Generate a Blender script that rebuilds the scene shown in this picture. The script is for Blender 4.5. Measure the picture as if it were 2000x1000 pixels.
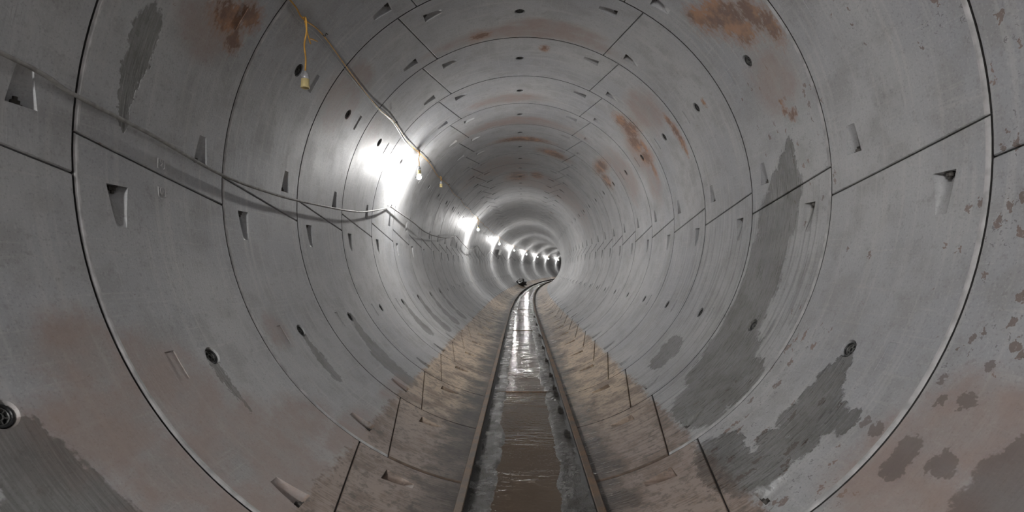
import bpy, bmesh, math, random
from mathutils import Vector, Matrix, noise
random.seed(7)
for o in list(bpy.data.objects): bpy.data.objects.remove(o)
SC = bpy.context.scene; COL = SC.collection
RAD = math.radians

# ------------------------------------------------------------ camera, world, exposure
R = 2.5                                  # inner radius of the lining
W = 0.56714 * R                          # ring width
Y1 = 1.10903 * R                         # distance of the first visible ring joint
def ring_y(k): return Y1 + (k - 1) * W   # tunnel distance of ring joint k
yaw, pitch = -0.016785, 0.025222
cam = bpy.data.objects.new('camera', bpy.data.cameras.new('camera')); COL.objects.link(cam)
cam.data.sensor_width = 36; cam.data.lens = 18.0; cam.data.clip_end = 400; cam.data.clip_start = 0.05
def crot(v):
    x, y, z = v
    y, z = y * math.cos(pitch) - z * math.sin(pitch), y * math.sin(pitch) + z * math.cos(pitch)
    x, z = x * math.cos(yaw) + z * math.sin(yaw), -x * math.sin(yaw) + z * math.cos(yaw)
    return Vector((x, z, -y))
rt, dn, fw = crot((1, 0, 0)), crot((0, 1, 0)), crot((0, 0, 1))
M = Matrix((rt, -dn, -fw)).transposed().to_4x4()
M.translation = Vector((-0.01079 * R, 0, R - 0.28424 * R)); cam.matrix_world = M
SC.camera = cam
wd = bpy.data.worlds.new('world'); SC.world = wd; wd.use_nodes = True
wd.node_tree.nodes['Background'].inputs[0].default_value = (0.01, 0.01, 0.011, 1)
SC.view_settings.view_transform = 'Standard'; SC.view_settings.look = 'None'
SC.view_settings.exposure = 1.6; SC.view_settings.gamma = 1.0
SC.view_settings.use_curve_mapping = False
LAMP_STRENGTH = 720.0
SC.cycles.diffuse_bounces = 3; SC.cycles.glossy_bounces = 2; SC.cycles.max_bounces = 5

# ------------------------------------------------------------ tunnel alignment
S0, RC = 7.0 * R, 147.0 * R              # straight, then a long right-hand bend
def path(s):
    if s <= S0: return 0.0, s, 0.0
    a = (s - S0) / RC
    return RC * (1 - math.cos(a)), S0 + RC * math.sin(a), a
def at(s, x, z):
    px, py, a = path(s)
    return Vector((px + x * math.cos(a), py - x * math.sin(a), z))
def on_wall(th, s, r=1.0):               # th in degrees from the crown, clockwise; r in radii
    return at(s, r * R * math.sin(RAD(th)), R + r * R * math.cos(RAD(th)))

# ------------------------------------------------------------ helpers
def tag(o, label=None, cat=None, group=None, kind=None):
    if label: o['label'] = label
    if cat: o['category'] = cat
    if group: o['group'] = group
    if kind: o['kind'] = kind
    return o
def link(name, me, mats=(), parent=None, smooth=False):
    o = bpy.data.objects.new(name, me); COL.objects.link(o)
    for m in mats:
        if m.name not in [x.name for x in me.materials if x]: me.materials.append(m)
    if parent: o.parent = parent
    if smooth:
        for p in me.polygons: p.use_smooth = True
    return o
def empty(name, loc=(0, 0, 0)):
    o = bpy.data.objects.new(name, None); COL.objects.link(o); o.location = loc
    o.empty_display_size = 0.1
    return o
def mesh(name, v, f):
    me = bpy.data.meshes.new(name); me.from_pydata(v, [], f); me.update(); return me
def bm_mesh(name, bm):
    bmesh.ops.recalc_face_normals(bm, faces=bm.faces[:])
    me = bpy.data.meshes.new(name); bm.to_mesh(me); bm.free(); return me
def catmull(P, n=6):
    P = [Vector(p) for p in P]; Q = [2 * P[0] - P[1]] + P + [2 * P[-1] - P[-2]]; out = []
    for i in range(1, len(Q) - 2):
        a, b, c, d = Q[i - 1:i + 3]
        for j in range(n):
            t = j / n
            out.append(0.5 * (2 * b + (c - a) * t + (2 * a - 5 * b + 4 * c - d) * t * t + (3 * b - a - 3 * c + d) * t ** 3))
    return out + [P[-1]]
def tube_into(v, f, pts, rad, n=8):
    base = len(v); pts = [Vector(p) for p in pts]
    for i, p in enumerate(pts):
        t = (pts[min(i + 1, len(pts) - 1)] - pts[max(i - 1, 0)]).normalized()
        a = t.cross(Vector((0, 0, 1)) if abs(t.z) < 0.9 else Vector((1, 0, 0))).normalized(); b = t.cross(a)
        r = rad[i] if isinstance(rad, (list, tuple)) else rad
        for j in range(n):
            w = 2 * math.pi * j / n; v.append(p + r * (math.cos(w) * a + math.sin(w) * b))
    for i in range(len(pts) - 1):
        for j in range(n):
            k = (j + 1) % n
            f.append((base + i * n + j, base + i * n + k, base + (i + 1) * n + k, base + (i + 1) * n + j))
    f.append(tuple(base + j for j in range(n))[::-1]); e = base + (len(pts) - 1) * n
    f.append(tuple(e + j for j in range(n)))
def tube(name, pts, rad, mat, parent=None, n=8, origin=None):
    v, f = [], []; tube_into(v, f, pts, rad, n)
    if origin is not None: v = [q - Vector(origin) for q in v]
    return link(name, mesh(name, v, f), (mat,), parent, True)
def lathe_mesh(name, prof, n=16):        # profile of (radius, z)
    v, f = [], []
    for r, z in prof:
        for j in range(n):
            a = 2 * math.pi * j / n; v.append((r * math.cos(a), r * math.sin(a), z))
    for i in range(len(prof) - 1):
        for j in range(n):
            k = (j + 1) % n; f.append((i * n + j, i * n + k, (i + 1) * n + k, (i + 1) * n + j))
    f.append(tuple(range(n))[::-1]); f.append(tuple(range((len(prof) - 1) * n, len(prof) * n)))
    return mesh(name, v, f)
def box_into(v, f, c, h, M=None):
    b = len(v)
    for x in (-1, 1):
        for y in (-1, 1):
            for z in (-1, 1):
                p = Vector((x * h[0], y * h[1], z * h[2]))
                if M is not None: p = M @ p
                v.append(Vector(c) + p)
    for q in ((0, 1, 3, 2), (4, 6, 7, 5), (0, 4, 5, 1), (2, 3, 7, 6), (0, 2, 6, 4), (1, 5, 7, 3)):
        f.append(tuple(b + i for i in q))

# ------------------------------------------------------------ shader helpers
class Nodes:
    def __init__(s, name):
        s.m = bpy.data.materials.new(name); s.m.use_nodes = True; s.t = s.m.node_tree
        s.b = s.t.nodes['Principled BSDF']; s.geo = None
    def new(s, ty, **kw):
        n = s.t.nodes.new(ty)
        for k, v in kw.items(): setattr(n, k, v)
        return n
    def put(s, sock, val):
        if isinstance(val, bpy.types.NodeSocket): s.t.links.new(val, sock)
        elif val is not None: sock.default_value = val
    def math(s, op, a, b=None, c=None, clamp=False):
        n = s.new('ShaderNodeMath', operation=op, use_clamp=clamp)
        for i, q in enumerate((a, b, c)): s.put(n.inputs[i], q)
        return n.outputs[0]
    def vec(s, op, a, b=None, c=None):
        n = s.new('ShaderNodeVectorMath', operation=op)
        for i, q in enumerate((a, b, c)): s.put(n.inputs[i], q)
        return n.outputs['Value' if op in ('LENGTH', 'DOT_PRODUCT') else 'Vector']
    def comb(s, x, y, z=0.0):
        n = s.new('ShaderNodeCombineXYZ')
        for i, q in enumerate((x, y, z)): s.put(n.inputs[i], q)
        return n.outputs[0]
    def sep(s, v):
        n = s.new('ShaderNodeSeparateXYZ'); s.put(n.inputs[0], v); return n.outputs
    def noise(s, v, scale, detail=3.0, rough=0.55, color=False, dist=0.0):
        n = s.new('ShaderNodeTexNoise'); s.put(n.inputs['Vector'], v)
        n.inputs['Scale'].default_value = scale; n.inputs['Detail'].default_value = detail
        n.inputs['Roughness'].default_value = rough; n.inputs['Distortion'].default_value = dist
        return n.outputs['Color' if color else 'Fac']
    def voro(s, v, scale, out='Distance', rnd=1.0):
        n = s.new('ShaderNodeTexVoronoi'); s.put(n.inputs['Vector'], v)
        n.inputs['Scale'].default_value = scale; n.inputs['Randomness'].default_value = rnd
        return n.outputs[out]
    def rng(s, x, a, b, c=0.0, d=1.0, smooth=True):
        n = s.new('ShaderNodeMapRange', interpolation_type='SMOOTHSTEP' if smooth else 'LINEAR')
        for i, q in enumerate((x, a, b, c, d)): s.put(n.inputs[i], q)
        return n.outputs[0]
    def mix(s, fac, a, b, mode='MIX'):
        n = s.new('ShaderNodeMix', data_type='RGBA', blend_type=mode)
        s.put(n.inputs[0], fac)
        s.put(n.inputs[6], a if isinstance(a, bpy.types.NodeSocket) else tuple(a) + (1,))
        s.put(n.inputs[7], b if isinstance(b, bpy.types.NodeSocket) else tuple(b) + (1,))
        return n.outputs[2]
    def pos(s):
        if not s.geo: s.geo = s.new('ShaderNodeNewGeometry')
        return s.geo.outputs['Position']
    def bump(s, h, strength=0.3, dist=0.01, nrm=None):
        n = s.new('ShaderNodeBump'); s.put(n.inputs['Height'], h)
        n.inputs['Strength'].default_value = strength; n.inputs['Distance'].default_value = dist
        if nrm: s.put(n.inputs['Normal'], nrm)
        return n.outputs[0]
    def done(s, color=None, rough=None, nrm=None, metal=None, spec=None):
        if color is not None: s.put(s.b.inputs['Base Color'], color if isinstance(color, bpy.types.NodeSocket) else tuple(color) + (1,))
        s.put(s.b.inputs['Roughness'], rough); s.put(s.b.inputs['Metallic'], metal)
        s.put(s.b.inputs['Specular IOR Level'], spec)
        if nrm: s.put(s.b.inputs['Normal'], nrm)
        return s.m
def plain(name, col, rough=0.6, metal=0.0, scale=30.0, amt=0.25, bump=0.1):
    N = Nodes(name); n = N.noise(N.pos(), scale, 4)
    c = N.mix(N.rng(n, 0.3, 0.7), [q * (1 - amt) for q in col], [min(1, q * (1 + amt)) for q in col])
    return N.done(c, rough, N.bump(n, bump, 0.004), metal)

# ------------------------------------------------------------ concrete with its stains
# every stain: (angle from crown in degrees, ring number, half size in degrees, half size in rings)
def chain(a, b, n, s0, s1):
    return [(a[0] + (b[0] - a[0]) * i / (n - 1), a[1] + (b[1] - a[1]) * i / (n - 1),
             s0[0] + (s1[0] - s0[0]) * i / (n - 1), s0[1] + (s1[1] - s0[1]) * i / (n - 1)) for i in range(n)]
WET = ([(-72.3, 1.26, 4, .075), (-75, 1.27, 3.6, .06)] + chain((-78, 1.24), (-83.5, 1.235), 3, (3, .055), (3, .03))
    + [(81, 2.40, 2.5, .04), (84.5, 2.46, 3.5, .10), (89, 2.52, 5, .2), (95, 2.62, 7, .25), (103, 2.68, 8, .24), (111, 2.68, 8, .25), (119, 2.68, 7, .27), (127, 2.6, 7, .33), (134, 2.45, 6, .42), (141, 2.35, 5, .3), (131, 2.2, 4.5, .17)]
    + [(122.6, 1.48, 2, .05), (125.5, 1.49, 2.8, .085), (129, 1.47, 3.2, .12), (131, 1.35, 3.2, .11), (133.5, 1.5, 3, .12), (136, 1.36, 3.5, .09), (138.5, 1.5, 2.2, .12), (130.3, 1.22, 2.2, .045)]
    + [(142, 1.4, 4, .12), (146, 1.6, 4, .28), (143, 1.75, 2.5, .1)]
    + [(-124.5, .51, 3, .07), (-128, .50, 4, .11), (-132, .49, 5, .14), (-137, .47, 6, .18), (-140, .44, 7, .2)]
    + chain((-123, 2.5), (-127, 2.505), 3, (2, .03), (2.5, .045)) + chain((-129, 2.51), (-134, 2.5), 3, (2.4, .06), (1.6, .05))
    + chain((-122.5, 3.54), (-132, 3.52), 4, (2, .045), (3.2, .11)) + chain((-135, 3.5), (-146, 3.48), 4, (3.2, .14), (2.5, .12))
    + chain((-122.5, 1.485), (-131, 1.493), 5, (1.6, .034), (1.2, .014))
    + [(130.5, 3.6, 2, .16), (133.5, 3.57, 3, .2), (137.5, 3.55, 3, .16)]
    + chain((-123, 5.56), (-136, 5.6), 4, (2.5, .05), (3.5, .14)) + chain((-123, 6.55), (-140, 6.6), 4, (3, .09), (3.5, .2))
    + chain((-123, 7.55), (-140, 7.6), 4, (3, .09), (3.5, .2)) + chain((-123, 8.55), (-140, 8.6), 3, (4, .1), (4, .2)))
RUST = [(46.5, 2.47, 3.5, .2), (50, 2.38, 4.2, .17), (54, 2.34, 3.2, .12), (52.5, 2.18, 4.5, .09), (57, 2.1, 4, .07), (44, 2.62, 3, .09),
    (43.5, 5.22, 4, .16), (48.2, 5.22, 4.2, .24), (53, 5.4, 4.5, .2), (56.5, 5.2, 3.5, .06), (60.5, 5.35, 3, .2), (66, 5.3, 4, .06),
    (56, 4.17, 2.2, .05), (60, 4.15, 3.2, .07), (64.2, 4.14, 3.4, .06), (67.5, 4.14, 2, .035),
    (48, 7.5, 4, .5), (55, 7.75, 5, .25), (59.5, 3.34, 1.2, .025), (7.3, 4.22, 1.4, .07), (-13, 3.86, 3, .06), (-3.4, 11.5, 8, .6), (12, 11.2, 5, .4),
    (-62, 1.7, 3, .13), (-64.8, 1.8, 2, .06), (-59.5, 1.82, 2.4, .09), (71, 2.36, .7, .018), (73, 2.35, 1, .025), (74.5, 2.28, 1.2, .04), (1, 7.9, 14, .15), (20, 8.6, 9, .25)]
BROWN = [(130.6, .89, 2.2, .05), (132.8, .885, 1.8, .05), (130.2, .745, 1.8, .05), (128.6, .55, 2.6, .10), (132.3, .53, 3.5, .11), (138, .5, 5, .14), (125.8, .57, 1.8, .04),
    (129.3, 1.14, .8, .02), (129.6, 1.07, 1.0, .035), (120.7, .94, .7, .017), (118, .8, .7, .02), (122.6, .81, 1, .035), (123.5, .9, .7, .02)]
WASH = [(-117, .85, 5, .2), (-120, 1.1, 5, .25), (-126, .8, 6, .3), (-127, 1.2, 6, .25), (-134, 1.3, 6, .3), (-138, 1.75, 5, .3), (-142, 1.35, 6, .35), (-145, 2.1, 3.5, .4), (-145, 3.1, 2.5, .4),
    (125, .75, 6, .25), (130, .9, 5, .2), (136, .8, 6, .3), (-144, 1.0, 6, .3), (-135, .95, 6, .3), (-120, 2.2, 4, .12), (-60, 3.25, 8, .3), (-50, 3.3, 3, .25), (0, 3.86, 26, .13), (10, 3.7, 14, .1), (48, 4.5, 8, .4), (58, 5.5, 9, .4), (70, 5.5, 9, .25),
    (60, 6.6, 14, .4), (66, 2.35, 7, .25), (-66, 1.6, 5, .22), (-62, 4.2, 6, .2), (-6, 5.75, 16, .15), (0, 6.8, 30, .2), (-20, 10, 25, .8), (30, 12, 40, 1.2)]
def concrete(name, stains=True, wet=(), rust=(), brown=(), wash_=()):
    N = Nodes(name)
    at_ = N.new('ShaderNodeAttribute', attribute_name='section'); sx = N.sep(at_.outputs['Vector'])
    P = N.pos(); py = N.sep(P)[1]
    th = N.math('MULTIPLY', N.math('ARCTAN2', sx[0], sx[1]), 57.29578)
    k = N.math('MULTIPLY_ADD', N.math('SUBTRACT', py, Y1), 1 / W, 1.0)
    ath = N.math('ABSOLUTE', th)
    uv = N.comb(N.math('MULTIPLY', th, R * math.pi / 180), N.math('MULTIPLY', k, W), 0)
    n1 = N.noise(P, 0.7, 3); n2 = N.noise(P, 3.2, 4, 0.64); n3 = N.noise(P, 16, 3.5, 0.67)
    nc = N.noise(P, 26, 2, 0.6, True)
    # form-lines: long soft streaks around the ring and scratches along it
    st = N.noise(N.vec('MULTIPLY', uv, (0.8, 16, 1)), 1.0, 2.5, 0.6)
    sc = N.noise(N.vec('MULTIPLY', uv, (40, 1.6, 1)), 1.0, 2, 0.6)
    fine = N.noise(N.vec('MULTIPLY', uv, (4, 70, 1)), 1.0, 2, 0.6)
    base = N.mix(N.rng(n1, 0.3, 0.7), (0.325, 0.332, 0.35), (0.425, 0.428, 0.43))
    base = N.mix(N.math('MULTIPLY', N.rng(n2, 0.45, 0.66), 0.45), base, (0.27, 0.262, 0.25))
    base = N.mix(N.math('MULTIPLY', N.rng(st, 0.5, 0.7), 0.42), base, (0.49, 0.485, 0.475))
    base = N.mix(N.math('MULTIPLY', N.rng(sc, 0.56, 0.72), 0.30), base, (0.5, 0.49, 0.47))
    base = N.mix(N.math('MULTIPLY', N.rng(n3, 0.56, 0.72), 0.42), base, (0.21, 0.20, 0.19))
    # small blow holes and splashes, thick on the right-hand side
    uvd = N.vec('ADD', uv, N.vec('MULTIPLY', N.vec('SUBTRACT', nc, (0.5, 0.5, 0.5)), (0.13, 0.10, 0)))
    vd = N.voro(N.vec('MULTIPLY', uvd, (0.75, 1.2, 1)), 9.0); vd2 = N.voro(N.vec('ADD', uvd, (3.3, 7.1, 0)), 24.0)
    dens = N.rng(N.noise(P, 0.9, 2), 0.42, 0.62)
    right = N.rng(th, 30, 75); near = N.rng(k, 4.5, 1.5)
    dn_ = N.math('MULTIPLY', dens, N.math('MULTIPLY_ADD', N.math('MULTIPLY', right, near), 0.85, 0.15))
    spot = N.math('MULTIPLY', N.math('LESS_THAN', N.math('ADD', vd, N.math('MULTIPLY', n3, 0.16)), N.math('MULTIPLY_ADD', dn_, 0.24, 0.085)), 0.75)
    spot2 = N.math('MULTIPLY', N.math('LESS_THAN', N.math('ADD', vd2, N.math('MULTIPLY', n3, 0.2)), N.math('MULTIPLY_ADD', dn_, 0.19, 0.085)), 0.6)
    spcol = N.mix(N.noise(P, 2.0, 1), (0.055, 0.05, 0.045), (0.26, 0.14, 0.085))
    base = N.mix(spot, base, spcol); base = N.mix(spot2, base, (0.10, 0.095, 0.09))
    pore = N.noise(P, 75, 1.5, 0.6)
    base = N.mix(N.rng(pore, 0.58, 0.70, 0.0, 0.35), base, (0.17, 0.165, 0.16)); base = N.mix(N.rng(pore, 0.42, 0.30, 0.0, 0.22), base, (0.6, 0.6, 0.59))
    rough = N.math('MULTIPLY_ADD', n2, 0.3, 0.36)
    hgt = N.math('ADD', N.math('MULTIPLY', n3, 0.5), N.math('MULTIPLY', fine, 0.35))
    wetm = None
    if stains:
        q = N.vec('ADD', N.comb(th, k, 0), N.vec('MULTIPLY', N.vec('SUBTRACT', nc, (0.5, 0.5, 0.5)), (2.6, 0.06, 0))) if (wet or rust or brown or wash_) else None
        def field(L):
            d = None
            for (a, b, c, e) in L:
                l = N.vec('LENGTH', N.vec('MULTIPLY_ADD', q, (1 / c, 1 / e, 0), (-a / c, -b / e, 0)))
                d = l if d is None else N.math('MINIMUM', d, l)
            return d
        if wash_:
            wash = N.math('MULTIPLY', N.rng(N.math('MULTIPLY_ADD', n2, 1.1, field(wash_)), 2.0, 1.1), N.rng(n2, 0.75, 0.35, 0.35, 1))
            base = N.mix(N.math('MULTIPLY', wash, 0.7), base, N.mix(n3, (0.21, 0.135, 0.105), (0.36, 0.25, 0.205)))
        if brown:
            br = N.rng(N.math('MULTIPLY_ADD', n3, 0.5, field(brown)), 1.34, 1.16)
            base = N.mix(N.math('MULTIPLY', br, 0.72), base, N.mix(n2, (0.085, 0.064, 0.056), (0.17, 0.135, 0.12)))
        if rust:
            n4 = N.noise(N.vec('MULTIPLY', uv, (14, 26, 1)), 1.0, 5, 0.7)
            fr = N.math('ADD', N.math('MULTIPLY', n4, 2.2), N.math('MULTIPLY_ADD', n3, 0.6, field(rust)))
            base = N.mix(N.rng(fr, 3.1, 2.3, 0.0, 0.55), base, (0.33, 0.20, 0.13))
            rc = N.mix(N.rng(n2, 0.38, 0.56), (0.39, 0.18, 0.075), (0.15, 0.065, 0.032))
            base = N.mix(N.rng(fr, 2.42, 1.95, 0.0, 0.85), base, rc)
        wetm = N.rng(N.math('ADD', N.math('MULTIPLY', st, 0.7), N.math('MULTIPLY_ADD', n3, 0.35, field(wet))), 1.72, 1.54) if wet else 0.0
        bands = N.math('MULTIPLY', N.rng(N.noise(N.vec('MULTIPLY', uv, (0.9, 26, 1)), 1.0, 3), 0.5, 0.62), N.math('MULTIPLY', N.rng(th, 84, 100), N.math('MULTIPLY', N.rng(k, 1.9, 2.2), N.rng(k, 6, 3.2))))
        wetm = N.math('MAXIMUM', wetm, N.math('MULTIPLY', bands, 0.55))
    else:
        low = N.math('MULTIPLY', N.rng(ath, 118, 128), N.rng(ath, 150, 143))
        sp = N.noise(N.vec('MULTIPLY', uv, (0.35, 2.2, 1)), 1.0, 4, 0.6)
        wetm = N.math('MULTIPLY', low, N.rng(sp, 0.55, 0.62))
        ru = N.rng(N.noise(P, 0.55, 5, 0.7), 0.60, 0.70)
        base = N.mix(N.math('MULTIPLY', ru, 0.5), base, N.mix(n3, (0.2, 0.11, 0.07), (0.33, 0.22, 0.16)))
    # brown mud lying on the invert
    mud = N.rng(N.math('MULTIPLY_ADD', n3, 5, N.math('MULTIPLY_ADD', n2, 3.5, ath)), 150.2, 152.0)
    tan = N.mix(N.rng(k, 2.2, 4.0), (0.33, 0.25, 0.205), (0.56, 0.42, 0.28))
    tan = N.mix(N.math('MULTIPLY', N.rng(N.math('ADD', n2, N.math('MULTIPLY', N.math('SUBTRACT', fine, 0.5), 0.5)), 0.44, 0.62), 0.72), tan, N.mix(n1, (0.17, 0.095, 0.055), (0.12, 0.085, 0.063)))
    tan = N.mix(N.math('MULTIPLY', N.rng(n3, 0.5, 0.64), 0.6), tan, (0.07, 0.05, 0.038))
    tan = N.mix(N.math('MULTIPLY', N.rng(N.math('MULTIPLY_ADD', n2, 14, ath), 168, 174), N.rng(k, 1.5, 4.0, 0.35, 0.8)), tan, (0.06, 0.045, 0.036))
    base = N.mix(N.math('MULTIPLY', mud, 0.9), base, tan)
    toe = N.math('MULTIPLY', N.rng(N.math('MULTIPLY_ADD', n2, 9, ath), 163, 168), N.rng(k, 16, 5))
    wetm = N.math('MAXIMUM', wetm, N.math('MULTIPLY', toe, N.rng(n1, 0.35, 0.5)))
    base = N.mix(N.math('MULTIPLY', wetm, N.rng(N.math('ADD', n2, fine), 0.75, 1.2, 0.75, 1.0)), base, N.mix(1.0, base, N.mix(n1, (0.30, 0.29, 0.27), (0.42, 0.41, 0.385)), 'MULTIPLY'))
    drip = N.noise(N.vec('MULTIPLY', uv, (5, 60, 1)), 1.0, 2, 0.6)
    wr = N.math('SUBTRACT', 0.5, N.math('MULTIPLY', N.rng(drip, 0.56, 0.64), N.rng(th, 20, 80, 0.05, 0.41))); rough = N.mix(wetm, N.comb(rough, rough, rough), N.comb(wr, wr, wr))
    hgt = N.math('ADD', hgt, N.math('MULTIPLY', N.math('MULTIPLY', drip, wetm), N.rng(th, 20, 80, 0.6, 2.2)))
    wb = N.bump(N.math('MULTIPLY', drip, N.math('MULTIPLY', wetm, N.rng(th, 20, 80, 0.2, 1.0))), 0.6, 0.012)
    return N.done(base, N.sep(rough)[0], N.bump(hgt, 0.4, 0.006, wb))
CONC = concrete('plain concrete'); CONC_FAR = concrete('far concrete', False)
EDGE = plain('pale joint cement', (0.43, 0.425, 0.425), 0.65, 0, 11, 0.22, 0.4)
POCK = plain('pocket concrete', (0.40, 0.39, 0.385), 0.6, 0, 9, 0.2, 0.25)
GAP = plain('dark joint gasket', (0.03, 0.028, 0.027), 0.7)
BLACK = plain('black plastic', (0.012, 0.012, 0.013), 0.45)
GREYP = plain('grey plastic', (0.11, 0.11, 0.105), 0.4)
STEEL = plain('galvanised steel', (0.42, 0.42, 0.42), 0.35, 0.9, 60, 0.2)
IRON = plain('dark iron', (0.05, 0.045, 0.04), 0.5, 0.6)
YEL = plain('yellow rubber cord', (0.62, 0.33, 0.06), 0.5, 0, 12, 0.25)
GREYC = plain('dusty grey cable', (0.30, 0.295, 0.28), 0.6, 0, 20, 0.25)
CREAM = plain('cream plastic', (0.80, 0.66, 0.33), 0.45, 0, 20, 0.12)
CAPG = plain('grey cap', (0.45, 0.45, 0.46), 0.3, 0.3)
WHITE = plain('white enamel', (0.75, 0.75, 0.73), 0.35)
DARKH = plain('dark wet heap', (0.025, 0.023, 0.022), 0.4, 0, 20, 0.4, 0.6)
BNE = Nodes('lit bulb'); BNE.b.inputs['Emission Color'].default_value = (1.0, 0.985, 0.965, 1)
BNE.b.inputs['Emission Strength'].default_value = LAMP_STRENGTH; BULB = BNE.m
BNS = Nodes('added strong bulb'); BNS.b.inputs['Emission Color'].default_value = (1.0, 0.985, 0.965, 1)  # emission of the two added bulbs behind the camera
BNS.b.inputs['Emission Strength'].default_value = LAMP_STRENGTH * 2.75

# ------------------------------------------------------------ lining segments
ROLL = -0.8
JT = [(33.0, 27.3), (88.0, 93.4), (153.0, 146.9)]
SEG = [  # (left joint near/far, right joint near/far, plug angle, pockets (deep end, shallow end, place along ring))
    ((-33.0, -27.3), (33.0, 27.3), 0, [(26.7, 21.6, .215), (-26.7, -21.6, .215)]),
    (JT[0], JT[1], 60, [(33.5, 38.5, .80), (87.0, 82.0, .79)]),
    (JT[1], JT[2], 120.6, [(93.8, 99.7, .215), (147.0, 141.7, .235)]),
    ((153.0, 146.9), (207.0, 213.1), 180, [(154.0, 159.6, .80), (206.0, 200.4, .80)]),
    ((-153.0, -146.9), (-88.0, -93.4), -120.6, [(-93.8, -99.7, .215), (-147.0, -141.7, .235)]),
    ((-88.0, -93.4), (-33.0, -27.3), -60, [(-33.5, -38.5, .80), (-87.0, -82.0, .79)])]
THICK = 0.22
def cyl(th, y, r):
    a = RAD(th + ROLL); return Vector((r * math.sin(a), y, r * math.cos(a)))
def seg_base(a, b, nu=24, nv=8, detail=True, bead=True):
    """closed curved block with rounded near edge and slim chamfers; material 1 = joint cement"""
    if detail and bead: ys = [(0.006, 0.034), (0.009, 0.0075), (0.015, 0.0035), (0.025, 0.0008), (0.036, 0.0)]
    elif detail: ys = [(0.007, 0.034), (0.0085, 0.002), (0.011, 0.0)]
    else: ys = [(0.006, 0.014), (0.012, 0.0)]
    prof = list(ys)
    for i in range(1, nv): prof.append((0.038 + (W - 0.053) * i / nv, 0.0))
    prof += [(W - 0.013, 0.0), (W - 0.009, 0.003), (W - 0.009, 0.034)]
    cols = [(0.0, 0.030)] + [(0.0, 0.007)] + [(None, 0.0)] * (nu + 1) + [(1.0, 0.007), (1.0, 0.030)]
    v, f, mi = [], [], []
    dg = math.degrees(0.005 / R); dc = math.degrees(0.011 / R)
    nc = len(cols)
    for (y, d) in prof:
        t = y / W; ta = a[0] + (a[1] - a[0]) * t; tb = b[0] + (b[1] - b[0]) * t
        for c, (u, e) in enumerate(cols):
            if u is None: th = ta + dc + (tb - ta - 2 * dc) * (c - 2) / nu
            else: th = ta + dg if u == 0 else tb - dg
            v.append(cyl(th, y, R + max(d, e)))
    nr = len(prof)
    for i in range(nr - 1):
        for c in range(nc - 1):
            f.append((i * nc + c, (i + 1) * nc + c, (i + 1) * nc + c + 1, i * nc + c + 1))
            mi.append(3 if (detail and (i == 0 or i == nr - 2)) else 1 if (i < len(ys) - 1 and detail and bead) else 0)
    # outer skin
    ob = len(v)
    for i in (0, nr - 1):
        for c in range(nc):
            p = v[i * nc + c]; q = Vector((p.x, 0, p.z)).normalized() * (R + THICK)
            v.append(Vector((q.x, p.y, q.z)))
    for c in range(nc - 1):
        f.append((ob + c, ob + c + 1, ob + nc + c + 1, ob + nc + c)); mi.append(0)
        f.append((c, c + 1, ob + c + 1, ob + c)); mi.append(0)
        e = (nr - 1) * nc
        f.append((e + c, ob + nc + c, ob + nc + c + 1, e + c + 1)); mi.append(0)
    f.append(tuple(i * nc for i in range(nr))[::-1] + (ob, ob + nc)); mi.append(0)
    f.append(tuple(i * nc + nc - 1 for i in range(nr)) + (ob + 2 * nc - 1, ob + nc - 1)); mi.append(0)
    me = mesh('segment', v, f)
    for p, m in zip(me.polygons, mi): p.material_index = m
    bm = bmesh.new(); bm.from_mesh(me); bmesh.ops.recalc_face_normals(bm, faces=bm.faces[:]); bm.to_mesh(me); bm.free()
    return me
def pocket_cut(td, ts, yf):
    n, m = 8, 10; v, f = [], []
    for i in range(n + 1):
        t = i / n; th = td + (ts - td) * t; hw = 0.084 + (0.040 - 0.084) * t; dp = 0.078 * (1 - t) + 0.004
        sec = [(-hw, -0.05)] + [(-hw * math.cos(math.pi * j / m), dp * math.sin(math.pi * j / m) ** 0.8) for j in range(m + 1)] + [(hw, -0.05)]
        for (y, d) in sec: v.append(cyl(th, yf * W + y, R + d))
    c = m + 3
    for i in range(n):
        for j in range(c):
            k = (j + 1) % c; f.append((i * c + j, i * c + k, (i + 1) * c + k, (i + 1) * c + j))
    f.append(tuple(range(c))); f.append(tuple(range(n * c, n * c + c))[::-1])
    return mesh('pocket', v, f)
def frame_at(th, y, r):
    a = RAD(th + ROLL); n = Vector((math.sin(a), 0, math.cos(a))); t = Vector((math.cos(a), 0, -math.sin(a)))
    Mx = Matrix((t, Vector((0, 1, 0)), t.cross(Vector((0, 1, 0))))).transposed().to_4x4()
    Mx.translation = cyl(th, y, r); return Mx, n
def finish(me):
    """section coordinates for the shader and exact cylinder normals on the inner face"""
    at_ = me.attributes.new('section', 'FLOAT_VECTOR', 'POINT')
    for i, q in enumerate(me.vertices): at_.data[i].vector = (q.co.x, q.co.z, 0)
    for p in me.polygons: p.use_smooth = True
    me.set_sharp_from_angle(angle=RAD(32))
    cn = [Vector(c.vector) for c in me.corner_normals]
    for p in me.polygons:
        rad = Vector((p.center.x, 0, p.center.z)).normalized()
        if -p.normal.dot(rad) > 0.985:
            for li in p.loop_indices:
                co = me.vertices[me.loops[li].vertex_index].co
                if abs(math.hypot(co.x, co.z) - R) < 0.0008: cn[li] = -Vector((co.x, 0, co.z)).normalized()
    me.normals_split_custom_set([tuple(c) for c in cn])
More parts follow.
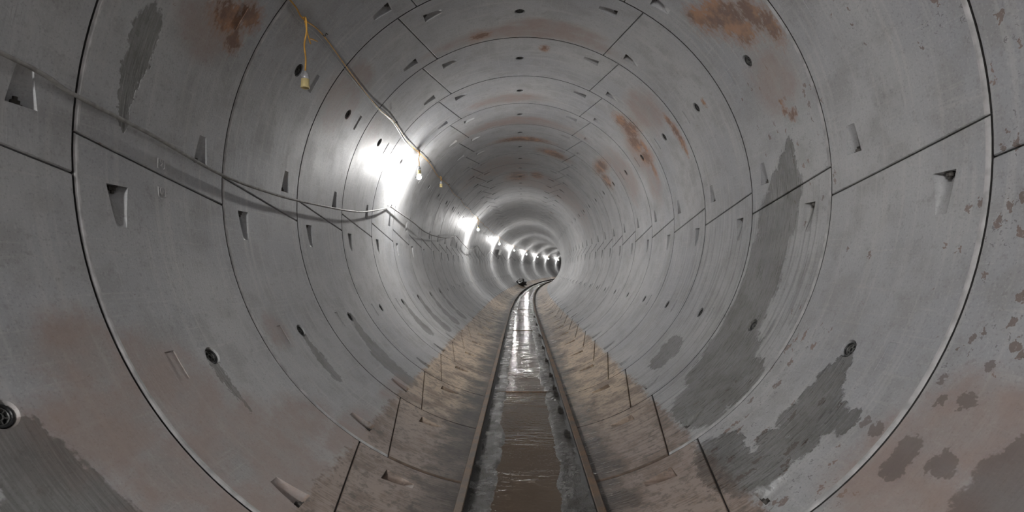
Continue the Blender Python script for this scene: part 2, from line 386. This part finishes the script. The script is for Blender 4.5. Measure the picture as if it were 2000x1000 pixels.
def build_segment(spec, bead=True):
    a, b, pl, pk = spec
    base = link('build', seg_base(a, b, bead=bead)); cuts = []
    for p in pk: cuts.append(link('cut', pocket_cut(*p)))
    Mx, n = frame_at(pl, 0.5 * W, R)
    sgn = 1 if (Mx.to_3x3() @ Vector((0, 0, 1))).dot(n) > 0 else -1
    c = link('cut', lathe_mesh('hole', [(0.085, -0.03 * sgn), (0.066, 0.0), (0.058, 0.018 * sgn), (0.058, 0.07 * sgn)], 24))
    c.matrix_world = Mx; cuts.append(c)
    if abs(abs(pl) - 120.6) < 1 or abs(pl) == 60:
        yf = 0.245 if abs(pl) > 90 else 0.75
        v, f = [], []
        for th in (pl - 2.3, pl - 1.15, pl, pl + 1.15, pl + 2.3):
            for y in (-0.042, 0.042):
                for r in (-0.03, 0.005): v.append(cyl(th, yf * W + y, R + r))
        for i in range(4):
            o = i * 4
            for q in ((0, 1, 5, 4), (1, 3, 7, 5), (3, 2, 6, 7), (2, 0, 4, 6)): f.append(tuple(o + x for x in q))
        f += [(0, 2, 3, 1), (16, 17, 19, 18)]
        cuts.append(link('cut', mesh('plate', v, f)))
    base.data.materials.append(CONC); base.data.materials.append(EDGE); base.data.materials.append(POCK); base.data.materials.append(GAP)
    bpy.context.view_layer.update()
    for c in cuts:
        bm = bmesh.new(); bm.from_mesh(c.data); bmesh.ops.recalc_face_normals(bm, faces=bm.faces[:]); bm.to_mesh(c.data); bm.free()
        for m in (CONC, EDGE, POCK, GAP): c.data.materials.append(m)
        for p in c.data.polygons: p.material_index = 0
        md = base.modifiers.new('b', 'BOOLEAN'); md.object = c; md.operation = 'DIFFERENCE'; md.solver = 'EXACT'
    bpy.context.view_layer.update()
    me = bpy.data.meshes.new_from_object(base.evaluated_get(bpy.context.evaluated_depsgraph_get()))
    for o in cuts + [base]: bpy.data.objects.remove(o)
    me.name = 'lining_segment'; finish(me)
    return me
SEGM = [build_segment(s) for s in SEG]; SEGP = [build_segment(s, False) for s in SEG]
EDGE_MUD = plain('muddy joint cement', (0.13, 0.09, 0.065), 0.6, 0, 14, 0.3, 0.3)
for q_ in (SEGM, SEGP): q_[3].materials[1] = EDGE_MUD

# grout plug: black cup, grey rim and a honeycomb grille
def plug_mesh():
    v, f, mi = [], [], []
    def lath(prof, m, n=18):
        b = len(v)
        for r, z in prof:
            for j in range(n):
                a = 2 * math.pi * j / n; v.append(Vector((r * math.cos(a), r * math.sin(a), z)))
        for i in range(len(prof) - 1):
            for j in range(n):
                k = (j + 1) % n; f.append((b + i * n + j, b + i * n + k, b + (i + 1) * n + k, b + (i + 1) * n + j)); mi.append(m)
    lath([(0.0555, 0.03), (0.0555, 0.012), (0.053, 0.008), (0.046, 0.008), (0.043, 0.012), (0.043, 0.034), (0.0005, 0.034)], 0)
    lath([(0.0425, 0.03), (0.0425, 0.016), (0.039, 0.015), (0.037, 0.018), (0.037, 0.03)], 1)
    hexp = [Vector((0.019 * math.cos(RAD(60 * i)), 0.019 * math.sin(RAD(60 * i)), 0.019)) for i in range(6)]
    for i in range(6):
        p, q = hexp[i], hexp[(i + 1) % 6]
        for a, b in ((p, q), (p, Vector((p.x * 2.05, p.y * 2.05, p.z)))):
            d = (b - a); L = d.length / 2; d.normalize()
            Mx = Matrix((d, Vector((-d.y, d.x, 0)), Vector((0, 0, 1)))).transposed()
            n0 = len(f); box_into(v, f, (a + b) / 2, (L + 0.001, 0.0024, 0.003), Mx); mi.extend([1] * (len(f) - n0))
    me = mesh('grout_plug', v, f)
    for p, m in zip(me.polygons, mi): p.material_index = m
    return me
PLUG = plug_mesh(); PLUG.materials.append(BLACK); PLUG.materials.append(GREYP)
def bolt_mesh():
    v, f = [], []
    for r, z0, z1, n in ((0.03, 0, 0.006, 16), (0.021, 0.006, 0.026, 6), (0.011, 0.026, 0.045, 10)):
        b = len(v)
        for z in (z0, z1):
            for j in range(n):
                a = 2 * math.pi * j / n; v.append(Vector((r * math.cos(a), r * math.sin(a), z)))
        for j in range(n): f.append((b + j, b + (j + 1) % n, b + n + (j + 1) % n, b + n + j))
        f.append(tuple(b + j for j in range(n))[::-1]); f.append(tuple(b + n + j for j in range(n)))
    return mesh('bolt', v, f)
BOLT = bolt_mesh(); BOLT.materials.append(IRON)

lining = empty('wall_lining'); tag(lining, 'round tunnel lining of stained precast concrete segments in rings', None, kind='structure')
LAST = 46
def ring_frame(i):
    s = ring_y(i); x, y, a = path(s); a = path(s + W / 2)[2]
    return Matrix.Translation((x, y, R)) @ Matrix.Rotation(-a, 4, 'Z')
SEGOBJ = {}
def stained(i, j):                        # concrete carrying only the stains that reach this segment
    a, b = SEG[j][0], SEG[j][1]; lo, hi = min(a) + ROLL, max(b) + ROLL
    def pick(L):
        out = []
        for t in L:
            if t[1] + t[3] * 1.5 + .05 < i or t[1] - t[3] * 1.5 - .05 > i + 1: continue
            if any(t[0] + sh + t[2] * 1.5 + 2 > lo and t[0] + sh - t[2] * 1.5 - 2 < hi for sh in (0, 360)): out.append(t)
        return tuple(out)
    A = [pick(L) for L in (WET, RUST, BROWN, WASH)]
    return concrete('stained concrete', True, *A) if any(A) else CONC
for i in range(0, LAST):
    F = ring_frame(i)
    for j, me in enumerate(SEGM if i < 3 else SEGP):
        o = bpy.data.objects.new('lining_segment', me); COL.objects.link(o); o.parent = lining
        o.matrix_world = F
        mt = CONC_FAR if i > 14 else stained(i, j)
        if mt != CONC: o.material_slots[0].link = 'OBJECT'; o.material_slots[0].material = mt
        SEGOBJ[i, j] = o
        if i < 26 and not (j == 3):
            Mx, n = frame_at(SEG[j][2], 0.5 * W, R + 0.002)
            if (Mx.to_3x3() @ Vector((0, 0, 1))).dot(n) < 0: Mx = Mx @ Matrix.Rotation(math.pi, 4, 'Y')
            p = bpy.data.objects.new('grout_plug', PLUG); COL.objects.link(p); p.parent = o
            p.matrix_local = Mx
        if i < 4:
            for (td, ts, yf) in SEG[j][3]:
                if j == 3: continue
                Mx, n = frame_at(td, yf * W, R + 0.036)
                sg = 1 if ts > td else -1
                t = (Mx.to_3x3() @ Vector((1, 0, 0))) * sg
                B = Matrix((Vector((0, 1, 0)), n, Vector((0, 1, 0)).cross(n))).transposed()
                if B.col[2].dot(t) < 0: B = Matrix((Vector((0, -1, 0)), n, Vector((0, -1, 0)).cross(n))).transposed()
                Bm = B.to_4x4(); Bm.translation = Mx.translation + t * 0.001
                bo = bpy.data.objects.new('bolt', BOLT); COL.objects.link(bo); bo.parent = o; bo.matrix_local = Bm
                tag(bo, 'steel bolt head in the pocket')
# rings beyond the countable ones and behind the viewpoint: joined
def far_rings(name, rng_):
    bm = bmesh.new()
    for i in rng_:
        F = ring_frame(i)
        for s in SEG:
            me = seg_base(s[0], s[1], 12, 2, False)
            at_ = me.attributes.new('section', 'FLOAT_VECTOR', 'POINT')
            for q, vv in enumerate(me.vertices): at_.data[q].vector = (vv.co.x, vv.co.z, 0)
            for p in me.polygons: p.material_index = 0
            me.transform(F); bm.from_mesh(me); bpy.data.meshes.remove(me)
    me = bpy.data.meshes.new(name); bm.to_mesh(me); bm.free()
    o = link(name, me, (CONC_FAR,), lining, True); me.set_sharp_from_angle(angle=RAD(25)); tag(o, kind='stuff')
far_rings('distant_segments', range(LAST, 78)); far_rings('distant_segments', range(-7, 0))
# dark gasket behind the joints: a band in every ring joint, a strip in every longitudinal joint
v, f = [], []; n = 72; rg = 1 + 0.026 / R
for i in range(-6, 78):
    b0 = len(v)
    for s in (ring_y(i) - 0.02, ring_y(i) + 0.02):
        for j in range(n): v.append(on_wall(360 * j / n, s, rg))
    for j in range(n):
        k = (j + 1) % n; f.append((b0 + j, b0 + n + j, b0 + n + k, b0 + k))
for i in range(-7, 77):
    for sg in SEG:
        b0 = len(v); a = sg[0]
        for t in (0, .5, 1):
            for e in (-0.35, 0.35): v.append(on_wall(a[0] + (a[1] - a[0]) * t + ROLL + e, ring_y(i + t), rg))
        f += [(b0, b0 + 1, b0 + 3, b0 + 2), (b0 + 2, b0 + 3, b0 + 5, b0 + 4)]
tag(link('joint_gasket', mesh('joint_gasket', v, f), (GAP,), lining, True), 'dark gasket seen in the joints')

# casting marks beside the left side joint
def text_mesh(t, size):
    cu = bpy.data.curves.new('mark', 'FONT'); cu.body = t; cu.size = size; cu.extrude = 0.0025
    cu.align_x = 'CENTER'; cu.align_y = 'CENTER'
    o = bpy.data.objects.new('mark', cu); COL.objects.link(o); bpy.context.view_layer.update()
    me = bpy.data.meshes.new_from_object(o.evaluated_get(bpy.context.evaluated_depsgraph_get()))
    bpy.data.objects.remove(o); return me
for (t, th, j) in (('[9]', -89.6, 5), ('[0]', -94.1, 4)):
    me = text_mesh(t, 0.075); me.materials.append(EDGE)
    n = cyl(th - ROLL, 0, 1.0); up = Vector((0, 0, 1)); nin = -n
    x = Vector((0, 1, 0)); y = nin.cross(x)
    Mx = Matrix((x, y, nin)).transposed().to_4x4(); Mx.translation = cyl(th - ROLL, 0.49 * W, R - 0.001)
    o = bpy.data.objects.new('casting_mark', me); COL.objects.link(o); o.parent = SEGOBJ[1, j]; o.matrix_local = Mx
    tag(o, 'raised casting mark in brackets')

# ------------------------------------------------------------ mud, water and rails
TX = 0.035                                # track centre line
def fbm(p, o=4):
    return noise.fractal(p, 1.0, 2.0, o)
def rail_z(s): return 0.167 + 0.035 * min(1, max(0, (s - 3) / 9))
WATER_Z = 0.044
ss = []; s = 2.2
while s < 100: ss.append(s); s += 0.025 + 0.0022 * max(0, s - 2.2) ** 1.3
ss = [-6, -3, 0, 1.2] + ss
NX = 56; v, f = [], []
for s in ss:
    for j in range(NX + 1):
        x = -0.66 + 1.32 * j / NX; ax = abs(x)
        bank = min(1, max(0, (ax - 0.17 - 0.05 * fbm(Vector((s * 0.9, x * 0.3 + (9 if x > 0 else 0), 3)))) / 0.12))
        z = 0.018 + 0.034 * bank + (0.012 if ax > 0.4 else 0) * min(1, (ax - 0.4) / 0.08 if ax > 0.4 else 0)
        z += 0.009 * bank * fbm(Vector((x * 6, s * 4, 0))) + 0.006 * bank * fbm(Vector((x * 30, s * 24, 5)), 3)
        if ax > 0.50: z -= (ax - 0.50) * 0.5
        v.append(at(s, x + TX, z))
c = NX + 1
for i in range(len(ss) - 1):
    for j in range(NX): f.append((i * c + j, i * c + j + 1, (i + 1) * c + j + 1, (i + 1) * c + j))
N = Nodes('wet silt'); P = N.pos(); a = N.noise(P, 7, 5, 0.6); b_ = N.noise(P, 75, 4, 0.7)
ccol = N.mix(N.rng(a, 0.4, 0.62), (0.125, 0.12, 0.112), (0.07, 0.06, 0.05))
MUD = N.done(N.mix(N.rng(b_, 0.5, 0.7), ccol, (0.045, 0.04, 0.036)), N.rng(a, 0.3, 0.7, 0.17, 0.45), N.bump(b_, 1.0, 0.022))
tag(link('mud_bed', mesh('mud_bed', v, f), (MUD,), None, True), 'glistening grey wet silt banked along the stream between the rails', 'mud', kind='stuff')
v, f = [], []; ws = [-6, 0] + [2 + 0.75 * i for i in range(135)]
for s in ws:
    for x in (-0.40, -0.2, 0, 0.2, 0.40): v.append(at(s, x + TX, WATER_Z))
for i in range(len(ws) - 1):
    for j in range(4): f.append((i * 5 + j, i * 5 + j + 1, i * 5 + j + 6, i * 5 + j + 5))
N = Nodes('muddy water'); P = N.pos()
wv = N.noise(N.vec('MULTIPLY', P, (5, 14, 1)), 1.0, 3, 0.5, dist=0.6); wv2 = N.noise(N.vec('MULTIPLY', P, (22, 40, 1)), 1.0, 2)
big = N.rng(N.noise(P, 0.9, 2), 0.42, 0.62)
hh = N.math('ADD', N.math('MULTIPLY', wv, big), N.math('MULTIPLY', wv2, 0.2))
WATER = N.done(N.mix(N.noise(P, 1.5, 2), (0.105, 0.075, 0.055), (0.15, 0.115, 0.082)), 0.07, N.bump(hh, 0.35, 0.03), spec=0.5)
tag(link('muddy_water', mesh('muddy_water', v, f), (WATER,), None, True), 'shallow brown muddy water running between the two rails', 'water', kind='stuff')

def rust_mat():
    N = Nodes('rusty rail steel'); P = N.pos(); a = N.noise(P, 5, 6, 0.65); b_ = N.noise(P, 60, 3)
    c = N.mix(N.rng(a, 0.35, 0.65), (0.20, 0.125, 0.075), (0.13, 0.105, 0.085))
    c = N.mix(N.math('MULTIPLY', N.rng(b_, 0.55, 0.7), 0.6), c, (0.06, 0.04, 0.03))
    return N.done(c, 0.62, N.bump(b_, 0.4, 0.004), 0.15)
RUSTY = rust_mat(); DARKR = plain('shaded rail steel', (0.022, 0.02, 0.018), 0.45, 0.1, 18, 0.3, 0.3)  # near-black tone paints in the shade on the rail web; fishplates share it
G = 0.97; HR = 0.125
prof = [(-0.05, 0), (0.05, 0), (0.05, 0.009), (0.010, 0.020), (0.008, 0.030), (0.008, 0.085), (0.030, 0.095), (0.031, 0.119), (0.025, 0.125), (-0.025, 0.125), (-0.031, 0.119), (-0.030, 0.095), (-0.008, 0.085), (-0.008, 0.030), (-0.010, 0.020), (-0.05, 0.009)]
knots = [-5, 3.2, 12.4, 20, 27, 34, 41, 48, 55, 62, 69, 76, 83, 90, 98]
def rail(side, label):
    root = empty('rail', at(0, side * G / 2 + TX, 0)); tag(root, label, 'rail', 'pair of track rails')
    o0 = root.location
    v, f, mi = [], [], []; pts = []
    for a, b in zip(knots[:-1], knots[1:]):
        m = 4
        for q in range(m): pts.append((a + (b - a) * q / m, a, b, q / m))
    pts.append((knots[-1], knots[-2], knots[-1], 1.0))
    for (s, a, b, t) in pts:
        p = at(a, side * G / 2 + TX, 0).lerp(at(b, side * G / 2 + TX, 0), t); an = path(s)[2]
        for (px, pz) in prof: v.append(p + Vector((px * math.cos(an), -px * math.sin(an), pz + rail_z(s) - HR)) - o0)
    n = len(prof)
    for i in range(len(pts) - 1):
        for j in range(n):
            k = (j + 1) % n; f.append((i * n + j, i * n + k, (i + 1) * n + k, (i + 1) * n + j)); mi.append(0 if 7 <= j <= 9 else 1)
    f.append(tuple(range(n))[::-1]); mi.append(0); f.append(tuple((len(pts) - 1) * n + j for j in range(n))); mi.append(0)
    me = mesh('rail_bar', v, f)
    o = link('rail_bar', me, (RUSTY, DARKR), root)
    for p, m_ in zip(me.polygons, mi): p.material_index = m_
    for kk in knots[1:7]:
        for q in (-1, 1):
            vv, ff = [], []; p = at(kk, side * G / 2 + TX + q * 0.016, rail_z(kk) - 0.068) - o0
            an = path(kk)[2]; Mr = Matrix.Rotation(-an, 3, 'Z')
            box_into(vv, ff, p, (0.0075, 0.22, 0.024), Mr)
            fp = link('fishplate', mesh('fishplate', vv, ff), (DARKR,), root)
            for e in (-0.15, -0.05, 0.05, 0.15):
                vb, fb = [], []; c_ = p + Mr @ Vector((q * 0.009, e, 0))
                tube_into(vb, fb, [c_, c_ + Mr @ Vector((q * 0.016, 0, 0))], 0.013, 6)
                link('bolt', mesh('bolt', vb, fb), (IRON,), fp)
    return root
rails = {-1: rail(-1, 'rusty brown rail on the side of the hanging lamps'), 1: rail(1, 'rusty brown rail on the side away from the lamps, with clips')}
# clips along the right-hand rail
for s, w in ((5.35, .035), (6.25, .05), (7.05, .045), (7.35, .03), (8.2, .04), (9.5, .04), (11.0, .04), (13, .04), (15.5, .04), (18, .04)):
    vv, ff = [], []; o0 = rails[1].location
    p = at(s, G / 2 + TX - 0.065, rail_z(s) - 0.095) - o0
    box_into(vv, ff, p, (0.028, w, 0.022)); box_into(vv, ff, p + Vector((-0.012, 0, 0.03)), (0.014, w * 0.5, 0.016))
    link('rail_clip', mesh('rail_clip', vv, ff), (IRON,), rails[1])
# tie bars just awash
for s in (7.3, 14.6, 21.9):
    vv, ff = [], []; a = path(s)[2]
    tube_into(vv, ff, [Vector((-G / 2 + 0.07, 0, 0)), Vector((G / 2 - 0.07, 0, 0))], 0.011, 8)
    o = link('tie_bar', mesh('tie_bar', vv, ff), (RUSTY,), None, True); o.location = at(s, TX, WATER_Z + 0.001); o.rotation_euler.z = -a
    tag(o, 'thin iron tie bar lying awash across the stream between the rails', 'tie bar', 'tie bars between the rails')

# ------------------------------------------------------------ cables and lamps
CAB = [(-52, -5.5), (-51.3, -3.6), (-52.6, -1.6), (-51.6, .5), (-52.6, 1.5), (-51.9, 2.0), (-52.4, 2.17), (-51.4, 2.45), (-52.4, 3.14), (-53.0, 3.93), (-52.0, 4.47), (-53.1, 5.3), (-52.0, 6.5)]
kk = 6.5
while kk < 72:
    CAB += [(-53.2, kk + 1), (-52, kk + 2)]; kk += 2
pts = catmull([on_wall(t, ring_y(k), .984) for t, k in CAB], 5)
tag(tube('festoon_cable', pts, 0.0068, YEL, None, 6), 'yellow festoon cable strung along the upper wall, carrying the hanging lamps', 'cable')
pts = catmull([on_wall(t - 0.55 + 0.3 * math.sin(k * 2), ring_y(k), .990) for t, k in CAB if k > 1.9 and k < 9], 5)
tag(tube('support_wire', pts, 0.0035, STEEL, None, 6), 'thin grey support wire running just below the yellow cable', 'wire')
for t, k in CAB:                          # hooks that carry the festoon
    if abs((k * 100) % 200 - 45) < 8 and 2 < k < 14 or k == 6.5 or k == 4.47:
        vv, ff = [], []; p = on_wall(t, ring_y(k), 1.001); q = on_wall(t, ring_y(k), .975)
        tube_into(vv, ff, catmull([p, q, q + Vector((0.012, 0, 0.03)), q + Vector((0.03, 0, 0.015))], 3), 0.005, 6)
        vv = [x - p for x in vv]
        o = link('cable_hook', mesh('cable_hook', vv, ff), (IRON,), None, True); o.location = p
        if k == 2.45: tag(o, 'small iron hook holding the yellow cable, right beside the long cord of the unlit holder', 'hook')
        elif k == 4.47: tag(o, 'small iron hook holding the yellow cable at the top of the largest glare', 'hook')
        else: tag(o, 'small iron hook holding the yellow cable to the wall beyond the largest glare', 'hook', 'festoon hooks')
# loose tail of cord beside the first hook
p0 = on_wall(-52.4, ring_y(2.2), .983)
tag(tube('cord_tail', catmull([p0, p0 + Vector((-0.01, 0.07, -0.06)), p0 + Vector((0.0, 0.13, -0.15)), on_wall(-54.2, ring_y(2.36), .985), on_wall(-53.3, ring_y(2.45), .985)], 5), 0.006, YEL, None, 6),
    'loose yellow cord tail dangling beside the first cable hook', 'cord')

CAPM = lathe_mesh('cap', [(0.010, 0.0), (0.018, -0.006), (0.030, -0.03), (0.036, -0.055), (0.036, -0.075), (0.03, -0.078)], 18); CAPM.materials.append(CAPG)
HOLD = lathe_mesh('holder', [(0.026, -0.074), (0.035, -0.076), (0.036, -0.137), (0.039, -0.141), (0.039, -0.151), (0.034, -0.154), (0.030, -0.152), (0.028, -0.135)], 20); HOLD.materials.append(CREAM)
BUL = lathe_mesh('bulb', [(0.014, -0.142), (0.02, -0.156), (0.036, -0.18), (0.042, -0.205), (0.036, -0.23), (0.02, -0.245), (0.004, -0.249)], 16); BUL.materials.append(BULB)
for m_ in (CAPM, HOLD, BUL):
    for p in m_.polygons: p.use_smooth = True
def pendant(s, lit, drop, label, th=-52.0, group=None):
    top = on_wall(th, s, .984)
    root = empty('pendant_lamp', top); tag(root, label, 'lamp', group)
    w = 0.012
    tube('cord', catmull([Vector((-0.02, 0, 0.004)), Vector((0.004, 0, 0)), Vector((w, 0, -drop * 0.25)), Vector((-w * .5, 0, -drop * 0.5)), Vector((w * .6, 0, -drop * 0.75)), Vector((w * .4, 0, -drop))], 5), 0.0075, YEL, root, 8)
    for nm, me in (('cap', CAPM), ('holder', HOLD)) + ((('bulb', BUL),) if lit else ()):
        o = bpy.data.objects.new(nm, me); COL.objects.link(o); o.parent = root; o.location = (w * .4, 0, -drop + 0.004)
    return root
LS = 5.17 * R
pendant(1.785 * R, False, 0.475, 'unlit lamp holder, cream and grey, dangling on a yellow cord')
pendant(4.9 * R, False, 0.10, 'small unlit lamp holder on a short cord just beyond the big glare', -52.3)
for d_, l_ in ((-1.15, 'added unseen strong bulb behind the viewpoint, brightening the near walls'), (-3.4, 'second added unseen strong bulb, further back behind the viewpoint')):  # unseen bulbs added to lift the dark near walls
    bk = pendant(d_ * R, True, 0.3, l_).children[-1]; bk.material_slots[0].link = 'OBJECT'; bk.material_slots[0].material = BNS.m
pendant(3.82 * R, True, 0.3, 'lit bulb with the largest glare on the concrete wall, by the unlit holder')
pendant(3.82 * R + LS, True, 0.3, 'lit bulb with the second largest glare, where the tunnel begins to bend')
for i in range(2, 8):
    pendant(3.82 * R + LS * i, True, 0.3, 'distant lit bulb glaring on the outer wall of the bend', group='lamps along the bend')

# grey cable slung below the lamps
GC = [(-80, -3, .985), (-81.5, -.6, .985), (-83.1, .67, .985), (-84.5, .96, .985), (-86.1, 1.38, .982), (-88.7, 1.92, .982), (-89.5, 2.45, .975), (-89.3, 3.01, .968), (-87.2, 4.23, .962), (-82.8, 5.15, .968), (-79.8, 5.6, .98)]
tag(tube('slung_cable', catmull([on_wall(t, ring_y(k), r) for t, k, r in GC], 6), 0.0125, GREYC, None, 8), 'grey cable sagging along the wall at shoulder height up to its first hook', 'cable')
GC2 = [(-79.8, 5.6, .98), (-82.4, 6.82, .96), (-85.4, 8.13, .955), (-83.8, 10.3, .96), (-78, 12.3, .98)]
tag(tube('slung_cable', catmull([on_wall(t, ring_y(k), r) for t, k, r in GC2], 6), 0.0125, GREYC, None, 8), 'grey cable drooping below the largest glare, between two hooks', 'cable')
kq = 12.3
for i in range(8):
    L = 5.5
    G3 = [(-78, kq, .98), (-82.5 - 2 * (i % 2), kq + L * .25, .96), (-86 - 3 * (i % 2), kq + L * .5, .95), (-83, kq + L * .75, .96), (-78, kq + L, .98)]
    tag(tube('slung_cable', catmull([on_wall(t, ring_y(k), r) for t, k, r in G3], 4), 0.014, GREYC if i < 2 else IRON, None, 6), 'far loop of cable drooping along the outer wall of the bend', 'cable', 'cable loops along the bend')
    kq += L
for k in (5.6, 12.3):
    p = on_wall(-79.8 if k < 6 else -78, ring_y(k), 1.0); q = on_wall(-79.8 if k < 6 else -78, ring_y(k), .972)
    vv, ff = [], []; tube_into(vv, ff, catmull([Vector((0, 0, 0)), q - p, q - p + Vector((0.01, 0, 0.035))], 3), 0.006, 6)
    o = link('cable_hook', mesh('cable_hook', vv, ff), (IRON,), None, True); o.location = p
    tag(o, 'iron hook at the ' + ('first' if k < 6 else 'second') + ' high point of the grey slung cable', 'hook')

# white box on the wall of the bend
root = empty('junction_box', on_wall(-76, 16 * R, .966)); tag(root, 'small white electrical box on the outer wall of the bend', 'box')
a = path(16 * R)[2]; root.rotation_euler = (0, RAD(14), -a)
bm = bmesh.new(); bmesh.ops.create_cube(bm, size=1.0); bmesh.ops.scale(bm, vec=(0.14, 0.26, 0.42), verts=bm.verts); bmesh.ops.bevel(bm, geom=bm.edges[:], offset=0.012, segments=2, affect='EDGES')
link('body', bm_mesh('body', bm), (WHITE,), root)
bm = bmesh.new(); bmesh.ops.create_cube(bm, size=1.0); bmesh.ops.scale(bm, vec=(0.016, 0.22, 0.37), verts=bm.verts); bmesh.ops.translate(bm, vec=(0.079, 0, 0), verts=bm.verts); bmesh.ops.bevel(bm, geom=bm.edges[:], offset=0.004, segments=1, affect='EDGES')
link('lid', bm_mesh('lid', bm), (WHITE,), root)
vv, ff = [], []; tube_into(vv, ff, catmull([Vector((0, 0, -0.2)), Vector((-0.01, 0, -0.4)), Vector((-0.04, 0.02, -0.62))], 4), 0.018, 6)
link('conduit', mesh('conduit', vv, ff), (IRON,), root, True)

# dark heap beside the rail far down the bend
def heap(name, s, x, size, label):
    bm = bmesh.new(); bmesh.ops.create_icosphere(bm, subdivisions=4, radius=1.0)
    for q in bm.verts:
        d = 1 + 0.35 * fbm(q.co * 1.7 + Vector((s, 0, 0))); q.co = Vector((q.co.x * size[0], q.co.y * size[1], max(-0.1, q.co.z) * size[2])) * d
    o = link(name, bm_mesh(name, bm), (DARKH,), None, True)
    zf = R - math.sqrt(R * R - x * x); o.location = at(s, x, zf + 0.02); tag(o, label, 'heap')
heap('spoil_heap', 19.0 * R, -1.2, (0.5, 1.1, 0.5), 'dark wet heap of spoil beside the rail where the track bends')
